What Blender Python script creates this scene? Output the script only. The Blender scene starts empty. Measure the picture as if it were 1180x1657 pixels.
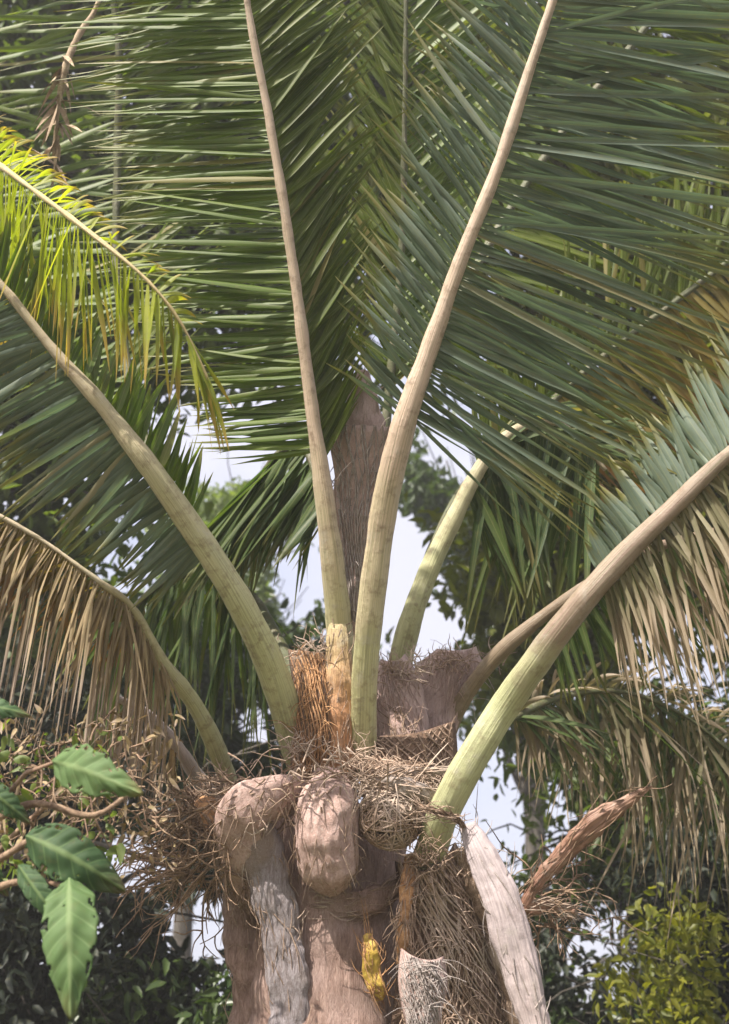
import bpy, math, random
import numpy as np
from mathutils import Vector, noise, Matrix
random.seed(7); rng = np.random.default_rng(7)
sc = bpy.context.scene
col = sc.collection
R_ = math.radians

# ------------------------------------------------------------------ camera
CAMZ = 1.6; PITCH = 30.0; FPX = 1777.0
cam_d = bpy.data.cameras.new("camera"); cam = bpy.data.objects.new("camera", cam_d); col.objects.link(cam)
cam.location = (0, 0, CAMZ); cam.rotation_euler = (R_(90 + PITCH), 0, 0)
cam_d.sensor_fit = 'VERTICAL'; cam_d.sensor_height = 24.0; cam_d.lens = 24.0 * FPX / 1657.0
cam_d.clip_end = 3000; cam_d.clip_start = 0.05
cam_d.dof.use_dof = True; cam_d.dof.focus_distance = 3.4; cam_d.dof.aperture_fstop = 1.8
sc.camera = cam
C0 = Vector((0, 0, CAMZ)); CR = Vector((1, 0, 0))
CF = Vector((0, math.cos(R_(PITCH)), math.sin(R_(PITCH)))); CU = Vector((0, -math.sin(R_(PITCH)), math.cos(R_(PITCH))))

def P(px, py, d):
    return C0 + CR * ((px - 590.0) / FPX * d) + CU * ((828.5 - py) / FPX * d) + CF * d
def px2m(w, d): return w * d / FPX

# ------------------------------------------------------------------ world, sun, exposure
SUN_EL, SUN_AZ = 46.0, 215.0      # azimuth measured from +Y towards +X
w = bpy.data.worlds.new("World"); sc.world = w; w.use_nodes = True
nt = w.node_tree; bg = nt.nodes['Background']
sky = nt.nodes.new('ShaderNodeTexSky'); sky.sky_type = 'NISHITA'; sky.sun_disc = False
sky.sun_elevation = R_(SUN_EL); sky.sun_rotation = R_(SUN_AZ)
sky.air_density = 1.0; sky.dust_density = 9.0; sky.air_density = .8; sky.ozone_density = 1.6
wtc = nt.nodes.new('ShaderNodeTexCoord'); wn = nt.nodes.new('ShaderNodeTexNoise'); wn.inputs['Scale'].default_value = 5; wn.inputs['Detail'].default_value = 6
nt.links.new(wtc.outputs['Generated'], wn.inputs['Vector'])
wr = nt.nodes.new('ShaderNodeMapRange'); nt.links.new(wn.outputs[0], wr.inputs[0]); wr.inputs[1].default_value = .35; wr.inputs[2].default_value = .6; wr.inputs[3].default_value = .55; wr.inputs[4].default_value = .95
wm = nt.nodes.new('ShaderNodeMix'); wm.data_type = 'RGBA'; nt.links.new(wr.outputs[0], wm.inputs[0]); nt.links.new(sky.outputs[0], wm.inputs[6]); wm.inputs[7].default_value = (2.3, 2.3, 2.65, 1)
nt.links.new(wm.outputs[2], bg.inputs[0]); bg.inputs[1].default_value = 0.15
sl = bpy.data.lights.new("sun", 'SUN'); sl.energy = 3.6; sl.angle = R_(0.5); sl.color = (1.0, 0.93, 0.82)
so = bpy.data.objects.new("sun", sl); col.objects.link(so)
sd = Vector((math.sin(R_(SUN_AZ)) * math.cos(R_(SUN_EL)), math.cos(R_(SUN_AZ)) * math.cos(R_(SUN_EL)), math.sin(R_(SUN_EL))))
so.rotation_euler = sd.to_track_quat('Z', 'Y').to_euler()
sc.view_settings.view_transform = 'Standard'; sc.view_settings.look = 'None'
sc.view_settings.gamma = 1.0; sc.view_settings.exposure = 1.48
sc.render.engine = 'CYCLES'
sc.cycles.max_bounces = 8; sc.cycles.transmission_bounces = 6; sc.cycles.diffuse_bounces = 5

# ------------------------------------------------------------------ materials
def mat_base(name):
    m = bpy.data.materials.new(name); m.use_nodes = True
    return m, m.node_tree, m.node_tree.nodes['Principled BSDF']
def N(nt, t, **kw):
    n = nt.nodes.new(t)
    for k, v in kw.items(): setattr(n, k, v)
    return n
def c4(c): return (c[0], c[1], c[2], 1)
def mixc(nt, fac, a, b, mode='MIX'):
    n = N(nt, 'ShaderNodeMix', data_type='RGBA', blend_type=mode)
    for s, v in ((n.inputs[0], fac), (n.inputs[6], a), (n.inputs[7], b)):
        if isinstance(v, (int, float)): s.default_value = v
        elif isinstance(v, tuple): s.default_value = c4(v)
        else: nt.links.new(v, s)
    return n.outputs[2]
def maprange(nt, v, a, b, c=0., d=1.):
    n = N(nt, 'ShaderNodeMapRange'); nt.links.new(v, n.inputs[0])
    for i, x in zip((1, 2, 3, 4), (a, b, c, d)): n.inputs[i].default_value = x
    return n.outputs[0]

def leaf_mat(name, ca, cb, tip=None, tipstart=0.75, rough=0.52, trans=0.38, tcol=None, spec=0.5, streak=1.0, rib=None):
    """ca/cb: the two colours a leaf ranges between; attribute lc = (random per leaf, along, across)"""
    m, nt, b = mat_base(name)
    at = N(nt, 'ShaderNodeAttribute', attribute_name='lc'); sp = N(nt, 'ShaderNodeSeparateColor'); nt.links.new(at.outputs[0], sp.inputs[0])
    c = mixc(nt, sp.outputs[0], ca, cb)
    tc = N(nt, 'ShaderNodeTexCoord')
    nz = N(nt, 'ShaderNodeTexNoise'); nz.inputs['Scale'].default_value = 9; nz.inputs['Detail'].default_value = 5
    nt.links.new(tc.outputs['Object'], nz.inputs['Vector'])
    c = mixc(nt, maprange(nt, nz.outputs[0], .35, .7, 0, .55 * streak), c, tuple(x * .5 for x in ca))
    n2 = N(nt, 'ShaderNodeTexNoise'); n2.inputs['Scale'].default_value = 60; n2.inputs['Detail'].default_value = 3
    nt.links.new(tc.outputs['Object'], n2.inputs['Vector'])
    c = mixc(nt, maprange(nt, n2.outputs[0], .55, .8, 0, .5 * streak), c, (0.16, 0.14, 0.05))
    if tip:
        c = mixc(nt, maprange(nt, sp.outputs[2], 0.0, 0.14, .45, 0), c, (.30, .31, .14))
        c = mixc(nt, maprange(nt, sp.outputs[0], .96, .985, 0, .65), c, (.27, .21, .09))
        ad = N(nt, 'ShaderNodeMath', operation='MULTIPLY_ADD'); nt.links.new(nz.outputs[0], ad.inputs[0]); ad.inputs[1].default_value = .5
        nt.links.new(sp.outputs[1], ad.inputs[2])
        c = mixc(nt, maprange(nt, ad.outputs[0], tipstart + .2, tipstart + .5), c, tip)
    if rib:
        vn = N(nt, 'ShaderNodeMath', operation='MULTIPLY_ADD'); nt.links.new(sp.outputs[1], vn.inputs[0]); vn.inputs[1].default_value = 44.0
        v2 = N(nt, 'ShaderNodeMath', operation='MULTIPLY'); nt.links.new(sp.outputs[2], v2.inputs[0]); v2.inputs[1].default_value = -7.0; nt.links.new(v2.outputs[0], vn.inputs[2])
        v3 = N(nt, 'ShaderNodeMath', operation='SINE'); nt.links.new(vn.outputs[0], v3.inputs[0])
        c = mixc(nt, maprange(nt, v3.outputs[0], .86, 1.0, 0, .55), c, rib)
        c = mixc(nt, maprange(nt, sp.outputs[2], 0.0, 0.16, .8, 0), c, rib)
    nt.links.new(c, b.inputs['Base Color']); b.inputs['Roughness'].default_value = rough
    b.inputs['Specular IOR Level'].default_value = spec
    tr = N(nt, 'ShaderNodeBsdfTranslucent')
    tco = mixc(nt, 1.0, c, tcol or (1.9, 2.0, 0.7), 'MULTIPLY'); nt.links.new(tco, tr.inputs[0])
    ms = N(nt, 'ShaderNodeMixShader'); ms.inputs[0].default_value = trans
    nt.links.new(b.outputs[0], ms.inputs[1]); nt.links.new(tr.outputs[0], ms.inputs[2])
    nt.links.new(ms.outputs[0], nt.nodes['Material Output'].inputs[0])
    return m

def stalk_mat(name, base, top, spot=(0.13, 0.08, 0.045), spotamt=.75, rough=.5, start=.25, end=.7, ridge=1.0, bump=.4):
    """a petiole/rachis: base colour to top colour along attribute lc.g, streaks and blotches"""
    m, nt, b = mat_base(name)
    at = N(nt, 'ShaderNodeAttribute', attribute_name='lc'); sp = N(nt, 'ShaderNodeSeparateColor'); nt.links.new(at.outputs[0], sp.inputs[0])
    tc = N(nt, 'ShaderNodeTexCoord')
    big = N(nt, 'ShaderNodeTexNoise'); big.inputs['Scale'].default_value = 6; big.inputs['Detail'].default_value = 4
    nt.links.new(tc.outputs['Object'], big.inputs['Vector'])
    ad = N(nt, 'ShaderNodeMath', operation='MULTIPLY_ADD'); nt.links.new(big.outputs[0], ad.inputs[0]); ad.inputs[1].default_value = .35
    nt.links.new(sp.outputs[1], ad.inputs[2])
    c = mixc(nt, maprange(nt, ad.outputs[0], start + .17, end + .17), base, top)
    # streaks that run along the stalk: noise on (around, along)
    cb = N(nt, 'ShaderNodeCombineXYZ')
    m1 = N(nt, 'ShaderNodeMath', operation='MULTIPLY'); nt.links.new(sp.outputs[2], m1.inputs[0]); m1.inputs[1].default_value = 60
    m2 = N(nt, 'ShaderNodeMath', operation='MULTIPLY'); nt.links.new(sp.outputs[1], m2.inputs[0]); m2.inputs[1].default_value = 9
    nt.links.new(m1.outputs[0], cb.inputs[0]); nt.links.new(m2.outputs[0], cb.inputs[1])
    st = N(nt, 'ShaderNodeTexNoise'); st.inputs['Scale'].default_value = 1; st.inputs['Detail'].default_value = 6; nt.links.new(cb.outputs[0], st.inputs['Vector'])
    c = mixc(nt, maprange(nt, st.outputs[0], .42, .66, 0, .6 * ridge), c, tuple(x * .45 for x in base))
    bl = N(nt, 'ShaderNodeTexNoise'); bl.inputs['Scale'].default_value = 28; bl.inputs['Detail'].default_value = 7; bl.inputs['Roughness'].default_value = .7
    nt.links.new(tc.outputs['Object'], bl.inputs['Vector'])
    c = mixc(nt, maprange(nt, bl.outputs[0], .5, .72, 0, spotamt), c, spot)
    l2 = N(nt, 'ShaderNodeTexNoise'); l2.inputs['Scale'].default_value = 14; l2.inputs['Detail'].default_value = 8; l2.inputs['Roughness'].default_value = .75
    mp = N(nt, 'ShaderNodeMapping'); mp.inputs['Location'].default_value = (3, 7, 1); nt.links.new(tc.outputs['Object'], mp.inputs[0]); nt.links.new(mp.outputs[0], l2.inputs['Vector'])
    c = mixc(nt, maprange(nt, l2.outputs[0], .55, .68, 0, .45), c, (0.42, 0.39, 0.34))
    nt.links.new(c, b.inputs['Base Color']); b.inputs['Roughness'].default_value = rough
    bp = N(nt, 'ShaderNodeBump'); bp.inputs['Strength'].default_value = bump; bp.inputs['Distance'].default_value = .01
    ms = N(nt, 'ShaderNodeMath', operation='ADD'); nt.links.new(st.outputs[0], ms.inputs[0]); nt.links.new(bl.outputs[0], ms.inputs[1])
    nt.links.new(ms.outputs[0], bp.inputs['Height']); nt.links.new(bp.outputs[0], b.inputs['Normal'])
    return m

def bark_mat(name, a, b_, c_, scale=(20, 20, 4), bump=.8, rough=.85, detailscale=1.0):
    m, nt, b = mat_base(name)
    tc = N(nt, 'ShaderNodeTexCoord'); mp = N(nt, 'ShaderNodeMapping'); mp.inputs['Scale'].default_value = scale
    nt.links.new(tc.outputs['Object'], mp.inputs[0])
    n1 = N(nt, 'ShaderNodeTexNoise'); n1.inputs['Scale'].default_value = 1.5; n1.inputs['Detail'].default_value = 9; n1.inputs['Roughness'].default_value = .7
    nt.links.new(mp.outputs[0], n1.inputs['Vector'])
    n2 = N(nt, 'ShaderNodeTexNoise'); n2.inputs['Scale'].default_value = 5 * detailscale; n2.inputs['Detail'].default_value = 6
    nt.links.new(tc.outputs['Object'], n2.inputs['Vector'])
    c = mixc(nt, maprange(nt, n1.outputs[0], .38, .62), a, b_)
    c = mixc(nt, maprange(nt, n2.outputs[0], .5, .66), c, c_)
    n3 = N(nt, 'ShaderNodeTexNoise'); n3.inputs['Scale'].default_value = 9; n3.inputs['Detail'].default_value = 8; n3.inputs['Roughness'].default_value = .8
    nt.links.new(mp.outputs[0], n3.inputs['Vector'])
    c = mixc(nt, maprange(nt, n3.outputs[0], .5, .68, 0, .75), c, tuple(x * .55 for x in a))
    c = mixc(nt, maprange(nt, n3.outputs[0], .46, .34, 0, .6), c, tuple(min(.6, x * 1.5) for x in b_))
    nt.links.new(c, b.inputs['Base Color']); b.inputs['Roughness'].default_value = rough
    hh = N(nt, 'ShaderNodeMath', operation='MULTIPLY_ADD'); nt.links.new(n3.outputs[0], hh.inputs[0]); hh.inputs[1].default_value = -.5; nt.links.new(n1.outputs[0], hh.inputs[2])
    bp = N(nt, 'ShaderNodeBump'); bp.inputs['Strength'].default_value = bump; bp.inputs['Distance'].default_value = .025
    nt.links.new(hh.outputs[0], bp.inputs['Height']); nt.links.new(bp.outputs[0], b.inputs['Normal'])
    return m

M = {}
# palm leaflets
M['lf_green'] = leaf_mat('leaflet_green', (.085, .145, .014), (.145, .20, .024), tip=(.16, .15, .03), tipstart=.75, trans=.42)
M['lf_olive'] = leaf_mat('leaflet_olive', (.070, .105, .006), (.105, .14, .010), tip=(.13, .12, .02), tipstart=.8, rough=.5, trans=.45, spec=.3)
M['lf_grey'] = leaf_mat('leaflet_grey_green', (.115, .16, .115), (.185, .235, .175), tip=(.16, .15, .035), tipstart=.62, rough=.45, trans=.32, spec=.6, tcol=(1.15, 1.35, .9))
M['lf_deep'] = leaf_mat('leaflet_deep_green', (0.045, 0.083, 0.021), (0.090, 0.135, 0.033), tip=(.12, .11, .03), tipstart=.75, trans=.35)
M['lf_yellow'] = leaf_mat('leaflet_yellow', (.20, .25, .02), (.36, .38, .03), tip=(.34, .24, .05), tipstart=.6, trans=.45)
M['lf_gold'] = leaf_mat('leaflet_golden', (.17, .15, .03), (.28, .21, .05), tip=(.22, .13, .05), tipstart=.5, trans=.42, tcol=(1.6, 1.4, .7))  # dry gold on the old left frond; painted transmitted sunlight on the right back frond
M['lf_dry'] = leaf_mat('leaflet_dry_brown', (.12, .080, .030), (.44, .33, .19), tip=(.26, .20, .15), tipstart=.5, trans=.2, rough=.7, tcol=(1.3, 1.1, .8))
M['lf_dryg'] = leaf_mat('leaflet_half_dry', (.10, .095, .035), (.36, .32, .21), tip=(.30, .24, .17), tipstart=.25, trans=.25, rough=.6, tcol=(1.4, 1.3, .7))
# stalks
M['st_green'] = stalk_mat('petiole_pale_green', (.46, .46, .25), (.47, .38, .26), start=.3, end=.75)
M['st_pink'] = stalk_mat('petiole_pinkish_tan', (.48, .46, .25), (.56, .42, .33), start=.12, end=.4)
M['st_right'] = stalk_mat('petiole_green_then_brown', (.47, .48, .27), (.28, .20, .155), start=.36, end=.50, spotamt=.55)
M['st_dark'] = stalk_mat('rachis_olive', (.10, .11, .045), (.085, .095, .035), start=.3, end=.8)
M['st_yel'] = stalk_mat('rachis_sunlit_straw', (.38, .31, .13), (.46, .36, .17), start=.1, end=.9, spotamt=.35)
M['st_brown'] = stalk_mat('petiole_brown', (.26, .20, .13), (.22, .15, .10), start=.2, end=.9)
M['st_lilac'] = stalk_mat('petiole_weathered_grey', (.40, .34, .35), (.44, .36, .35), start=.2, end=.9, spot=(.2, .13, .12), spotamt=.35, rough=.7)
M['st_red'] = stalk_mat('spathe_dry_rust', (.30, .16, .11), (.34, .20, .14), start=.2, end=.9, spot=(.12, .05, .03))
M['st_orange'] = stalk_mat('petiole_orange_base', (.52, .27, .14), (.46, .40, .22), start=.45, end=.95, spot=(.15, .08, .04))
# trunk, fibre
M['trunk'] = bark_mat('trunk_brown_bark', (.25, .155, .125), (.48, .325, .275), (.42, .30, .27), scale=(26, 26, 5), bump=.9)
M['stub'] = bark_mat('leaf_stub_beige', (.38, .25, .215), (.58, .41, .37), (.50, .355, .31), scale=(14, 14, 10), bump=.6)
M['grey'] = bark_mat('weathered_grey_fibre', (.22, .175, .17), (.46, .41, .44), (.34, .26, .22), scale=(60, 60, 7), bump=.8)
M['sheath'] = bark_mat('sheath_pink_brown', (.48, .32, .28), (.64, .48, .44), (.58, .43, .40), scale=(50, 50, 12), bump=.7)
M['fib_o'] = bark_mat('fibre_orange', (.30, .14, .06), (.52, .30, .15), (.22, .12, .07), scale=(40, 40, 40), bump=.3)
M['fib_b'] = bark_mat('fibre_brown', (.20, .13, .09), (.46, .33, .25), (.52, .42, .35), scale=(40, 40, 40), bump=.3)
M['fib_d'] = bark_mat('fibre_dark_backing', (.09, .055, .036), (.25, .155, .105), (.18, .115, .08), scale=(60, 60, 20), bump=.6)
M['fib_g'] = bark_mat('fibre_pale_grey', (.22, .18, .16), (.48, .42, .40), (.30, .24, .20), scale=(50, 50, 30), bump=.3)
M['yellow'] = bark_mat('sheath_scrap_yellow', (.40, .26, .05), (.60, .42, .07), (.46, .30, .08), scale=(8, 8, 8), bump=.3, rough=.5)
M['bark_bg'] = bark_mat('tree_bark_grey', (.045, .038, .03), (.12, .105, .09), (.08, .065, .055), scale=(8, 8, 3), bump=.8)
M['twig'] = bark_mat('twig_brown', (.11, .065, .04), (.33, .23, .15), (.24, .15, .10), scale=(20, 20, 20), bump=.3)
M['twig_s'] = bark_mat('dry_vine_straw', (.20, .13, .08), (.48, .38, .25), (.36, .26, .18), scale=(20, 20, 20), bump=.3)
# broad leaves
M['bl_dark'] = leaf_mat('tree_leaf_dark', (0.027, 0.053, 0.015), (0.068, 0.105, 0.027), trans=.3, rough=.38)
M['bl_mid'] = leaf_mat('tree_leaf_mid', (0.049, 0.084, 0.014), (0.112, 0.154, 0.025), trans=.42)
M['bl_olive'] = leaf_mat('tree_leaf_olive', (0.072, 0.091, 0.010), (0.150, 0.163, 0.021), trans=.45)
M['bl_light'] = leaf_mat('tree_leaf_light', (.085, .13, .03), (.17, .22, .05), trans=.45)
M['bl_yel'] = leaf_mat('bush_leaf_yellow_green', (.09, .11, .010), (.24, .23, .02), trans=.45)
M['bl_shade'] = leaf_mat('tree_leaf_painted_shade', (.010, .016, .012), (.024, .034, .020), trans=.15, rough=.5, spec=.3)  # leaf colour darkened to near black to stand for foliage in shade
M['big'] = leaf_mat('shrub_leaf_fresh_green', (.095, .17, .055), (.13, .21, .075), tip=(.24, .19, .08), tipstart=.85, trans=.4, rough=.7, rib=(.2, .29, .13), streak=.6)
M['big_d'] = leaf_mat('shrub_leaf_deep_green', (.035, .085, .025), (.05, .105, .035), tip=(.16, .11, .05), tipstart=.8, trans=.35, rough=.7, rib=(.12, .2, .07), streak=.6)

# ------------------------------------------------------------------ mesh helpers
class MB:
    def __init__(s): s.v = []; s.f = []; s.c = []
    def build(s, name, mat, parent=None, smooth=True, label=None):
        me = bpy.data.meshes.new(name); me.from_pydata([tuple(v) for v in s.v], [], s.f); me.update()
        if s.c:
            a = me.attributes.new('lc', 'FLOAT_COLOR', 'POINT')
            a.data.foreach_set('color', np.array([(x[0], x[1], x[2], 1.0) for x in s.c], dtype=np.float32).ravel())
        if smooth: me.polygons.foreach_set('use_smooth', [True] * len(me.polygons))
        me.materials.append(mat)
        o = bpy.data.objects.new(name, me); col.objects.link(o)
        if parent is not None:
            o.parent = parent; 
            if parent.type == 'EMPTY': o.matrix_parent_inverse = parent.matrix_basis.inverted()
        if label: o['label'] = label
        return o

def tag(o, label=None, cat=None, group=None, kind=None):
    for k, v in (('label', label), ('category', cat), ('group', group), ('kind', kind)):
        if v: o[k] = v
    return o
def empty(name, loc):
    o = bpy.data.objects.new(name, None); col.objects.link(o); o.location = loc; o.empty_display_size = .2
    return o

def spline(pts, n):
    """Catmull-Rom through Vectors, n samples uniform in arc length; returns points, tangents"""
    p = [pts[0] * 2 - pts[1]] + list(pts) + [pts[-1] * 2 - pts[-2]]
    out = []; par = []
    for i in range(1, len(p) - 2):
        for k in range(16):
            t = k / 16; a, b, c, d = p[i - 1], p[i], p[i + 1], p[i + 2]
            out.append(0.5 * ((2 * b) + (c - a) * t + (2 * a - 5 * b + 4 * c - d) * t * t + (3 * b - a - 3 * c + d) * t ** 3))
            par.append(i - 1 + t)
    out.append(pts[-1].copy()); par.append(len(pts) - 1)
    L = [0]
    for i in range(1, len(out)): L.append(L[-1] + (out[i] - out[i - 1]).length)
    L = np.array(L); u = np.linspace(0, L[-1], n)
    arr = np.array([tuple(q) for q in out]); par = np.array(par)
    pos = np.stack([np.interp(u, L, arr[:, k]) for k in range(3)], 1); pr = np.interp(u, L, par)
    P3 = [Vector(q) for q in pos]
    T = [(P3[min(i + 1, n - 1)] - P3[max(i - 1, 0)]).normalized() for i in range(n)]
    return P3, T, pr

def tube(mb, pts, radii, n=24, sides=10, flat=1.0, nz=0.0, nf=8.0, ax=None, cap=True, profile=None):
    """swept tube; radii given per control point; ax = direction of the thin axis (default towards camera)"""
    P3, T, pr = spline(pts, n)
    r = np.interp(pr, np.arange(len(radii)), radii)
    base = len(mb.v); ax = ax or CF
    seed = random.random() * 50
    for i in range(n):
        W = T[i].cross(ax)
        if W.length < 1e-3: W = T[i].cross(CU)
        W.normalize(); D = W.cross(T[i]).normalized()
        for k in range(sides):
            a = 2 * math.pi * k / sides
            ca, sa = math.cos(a), math.sin(a)
            rr = r[i]
            if profile: rr *= profile(a, i / (n - 1))
            q = P3[i] + W * (ca * rr) + D * (sa * rr * flat)
            if nz: q = q + (W * ca + D * sa) * (noise.noise(q * nf + Vector((seed, 0, 0))) * nz + noise.noise(q * nf * 3.1) * nz * .4)
            mb.v.append(q); mb.c.append((random.random() * .1 + .45, i / (n - 1), k / sides))
    for i in range(n - 1):
        for k in range(sides):
            a = base + i * sides + k; b = base + i * sides + (k + 1) % sides
            mb.f.append((a, b, b + sides, a + sides))
    if cap:
        for e, i in ((0, 0), (1, n - 1)):
            ci = len(mb.v); off = T[i] * (-1 if e == 0 else 1) * r[i] * .25
            mb.v.append(P3[i] + off); mb.c.append((.5, i / (n - 1), 0))
            for k in range(sides):
                a = base + i * sides + k; b = base + i * sides + (k + 1) % sides
                mb.f.append((b, a, ci) if e == 0 else (a, b, ci))
    return P3, T

def leaflet(mb, p0, d, L, wid, Wv, droop, fold=.35, K=8, curl=0.0, ragged=0.0, crease=None):
    d = d.normalized(); var = random.random(); base = len(mb.v)
    side = (random.random() - .5) * .12
    prev = p0; 
    for k in range(K + 1):
        s = k / K
        q = p0 + d * (L * s) + Vector((0, 0, -1)) * (droop * L * s * s) + Wv * (side * L * s * s)
        if crease and s > crease[0]:
            e = s - crease[0]; q = p0 + d * (L * crease[0]) + (d * (1 - crease[1]) + Vector((0, 0, -1)) * crease[1]).normalized() * (L * e) \
                + Vector((0, 0, -1)) * (droop * L * crease[0] ** 2)
        t = (q - prev) if k else d
        t = t.normalized() if t.length > 1e-6 else d
        prev = q
        Wp = Wv - t * Wv.dot(t)
        Wp = Wp.normalized() if Wp.length > 1e-4 else Wv
        tw = curl * s; Nn = t.cross(Wp)
        Wp = Wp * math.cos(tw) + Nn * math.sin(tw); Nn = t.cross(Wp)
        prof = min(1.0, .45 + s / .18 * .55) * max(0.0, 1 - s ** 2.2) ** .8
        ww = wid * .5 * max(prof, .04) * (1 + (random.random() - .5) * ragged)
        mb.v += [q - Wp * ww + Nn * (fold * ww), q, q + Wp * ww + Nn * (fold * ww)]
        mb.c += [(var, s, 1.0), (var, s, 0.0), (var, s, 1.0)]
    for k in range(K):
        a = base + k * 3
        mb.f += [(a, a + 1, a + 4, a + 3), (a + 1, a + 2, a + 5, a + 4)]

def frond(parent, pts, widths, sides, smat, label, name='frond', nseg=46, sidesn=10, flat=.8):
    """pts (px,py,depth) in order base -> tip, widths in px; sides = leaflet rows"""
    p3 = [P(*p) for p in pts]
    rad = [px2m(w_, p[2]) / 2 * .88 for w_, p in zip(widths, pts)]
    grooved = lambda a, q: 1 - .10 * max(0, math.sin(a * 2 + .6)) + .035 * noise.noise(Vector((math.cos(a) * 3, math.sin(a) * 3, q * 14))) + .03 * noise.noise(Vector((math.cos(a) * 9, math.sin(a) * 9, q * 5)))
    mb = MB(); P3, T = tube(mb, p3, rad, n=nseg * 2, sides=sidesn * 2, flat=flat, nz=.004, nf=9, profile=grooved); P3 = spline(p3, nseg); T = P3[1]; P3 = P3[0]
    rr = np.interp(np.linspace(0, 1, nseg), np.linspace(0, 1, len(rad)), rad)
    fo = mb.build(name, M[smat], parent, label=label)
    for sd_ in sides:
        t0, t1, n = sd_['t0'], sd_['t1'], int(sd_['n'] * 1.5)
        keys = sd_['keys']; kt = [k[0] for k in keys]
        wid = sd_.get('w', .035) * .86; jit = sd_.get('j', 4); tilt0 = sd_.get('tilt', 25); sg = sd_.get('sg', 1)
        lm = MB()
        for i in range(n):
            if random.random() < sd_.get('miss', .03): continue
            t = t0 + (t1 - t0) * (i + random.uniform(-.3, .3)) / max(1, n - 1); t = min(max(t, 0), 1)
            f = t * (nseg - 1); a = int(min(f, nseg - 2)); u = f - a
            p = P3[a].lerp(P3[a + 1], u); tg = T[a].lerp(T[a + 1], u).normalized()
            gph = noise.noise(Vector((i * .21, t0 * 30 + n, 0))); gp2 = noise.noise(Vector((i * .33, 9 + n, 4)))
            ang, ln, dep, dr = [np.interp(t, kt, [k[j] for k in keys]) for j in (1, 2, 3, 4)]
            dep += gp2 * .28; ang += gph * 9 + random.gauss(0, jit) + (random.gauss(0, 14) if random.random() < .08 else 0); ln *= random.uniform(.7, 1.12); dep += random.gauss(0, .12); dr = dr * random.uniform(.75, 1.25)
            d = (CR * math.cos(R_(ang)) + CU * math.sin(R_(ang)) + CF * dep).normalized()
            dist = (p - C0).dot(CF); L = px2m(ln, dist)
            W = tg - d * tg.dot(d)
            if W.length < .05: W = d.cross(CF)
            W.normalize(); Nn = d.cross(W); ti = R_(random.gauss(tilt0, 13)) * sg
            W = W * math.cos(ti) + Nn * math.sin(ti)
            off = (d - tg * d.dot(tg)).normalized() * (rr[a] * .7)
            cr = sd_.get('crease'); cc = None
            if cr and random.random() < cr[2]: cc = (random.uniform(cr[0] - .15, cr[0] + .2), cr[1])
            leaflet(lm, p + off - CF * (-.2 * rr[a]), d, L, wid * random.uniform(.75, 1.15), W, dr, fold=sd_.get('fold', .35),
                    K=sd_.get('K', 8), curl=random.gauss(0, sd_.get('curl', .5)), ragged=sd_.get('rag', .1), crease=cc)
        lm.build('leaflets', M[sd_['m']], fo, label=sd_.get('label'))
    return fo

def loft(name, pts, widths, mat, parent, flat=.6, n=30, sides=18, nz=.008, nf=14, label=None, ax=None, profile=None, ridge=.09, fringe=110, fmat='fib_b'):
    mb = MB(); p3 = [P(*p) for p in pts]
    rad = [px2m(w_, p[2]) / 2 for w_, p in zip(widths, pts)]
    sd0 = random.random() * 9
    prof = profile or (lambda a, s: 1 + ridge * noise.noise(Vector((math.cos(a) * 5, math.sin(a) * 5, s * 2.5 + sd0))) + ridge * .6 * noise.noise(Vector((math.cos(a) * 14, math.sin(a) * 14, s * 4 + sd0))))
    Q, T = tube(mb, p3, rad, n=n * 2, sides=sides * 3, flat=flat, nz=nz, nf=nf, ax=ax, profile=prof)
    o = mb.build(name, M[mat], parent, label=label)
    if fringe:
        fringe = max(fringe, 70); mb = MB(); rr = np.interp(np.linspace(0, 1, len(Q)), np.linspace(0, 1, len(rad)), rad)
        for k in range(fringe):
            i = random.randrange(1, len(Q) - 1); a = random.uniform(-1.9, 1.9) - math.pi / 2; flat_ = .75 if random.random() < .7 else 0.0
            W = T[i].cross(CF).normalized(); D = W.cross(T[i]).normalized(); nn = W * math.cos(a) + D * math.sin(a) * flat
            q = Q[i] + (W * math.cos(a) + D * math.sin(a) * flat) * rr[i] * 1.0
            sg = random.choice((-1, 1)); l = random.uniform(.03, .13) * (.6 if flat_ else 1)
            e = q + T[i] * sg * l + nn * random.uniform(0, .025) * (.12 if flat_ else 1) + W * random.gauss(0, .02)
            strand(mb, [q - nn * .003, q.lerp(e, .5) + nn * random.uniform(-.002, .008), e], .0022, .0007, n=6, sides=3)
        mb.build('fringe', M[fmat], o)
    return o

def strand(mb, pts, r0, r1, n=8, sides=4):
    tube(mb, pts, [r0 + (r1 - r0) * i / (len(pts) - 1) for i in range(len(pts))], n=n, sides=sides, cap=False)

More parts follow.
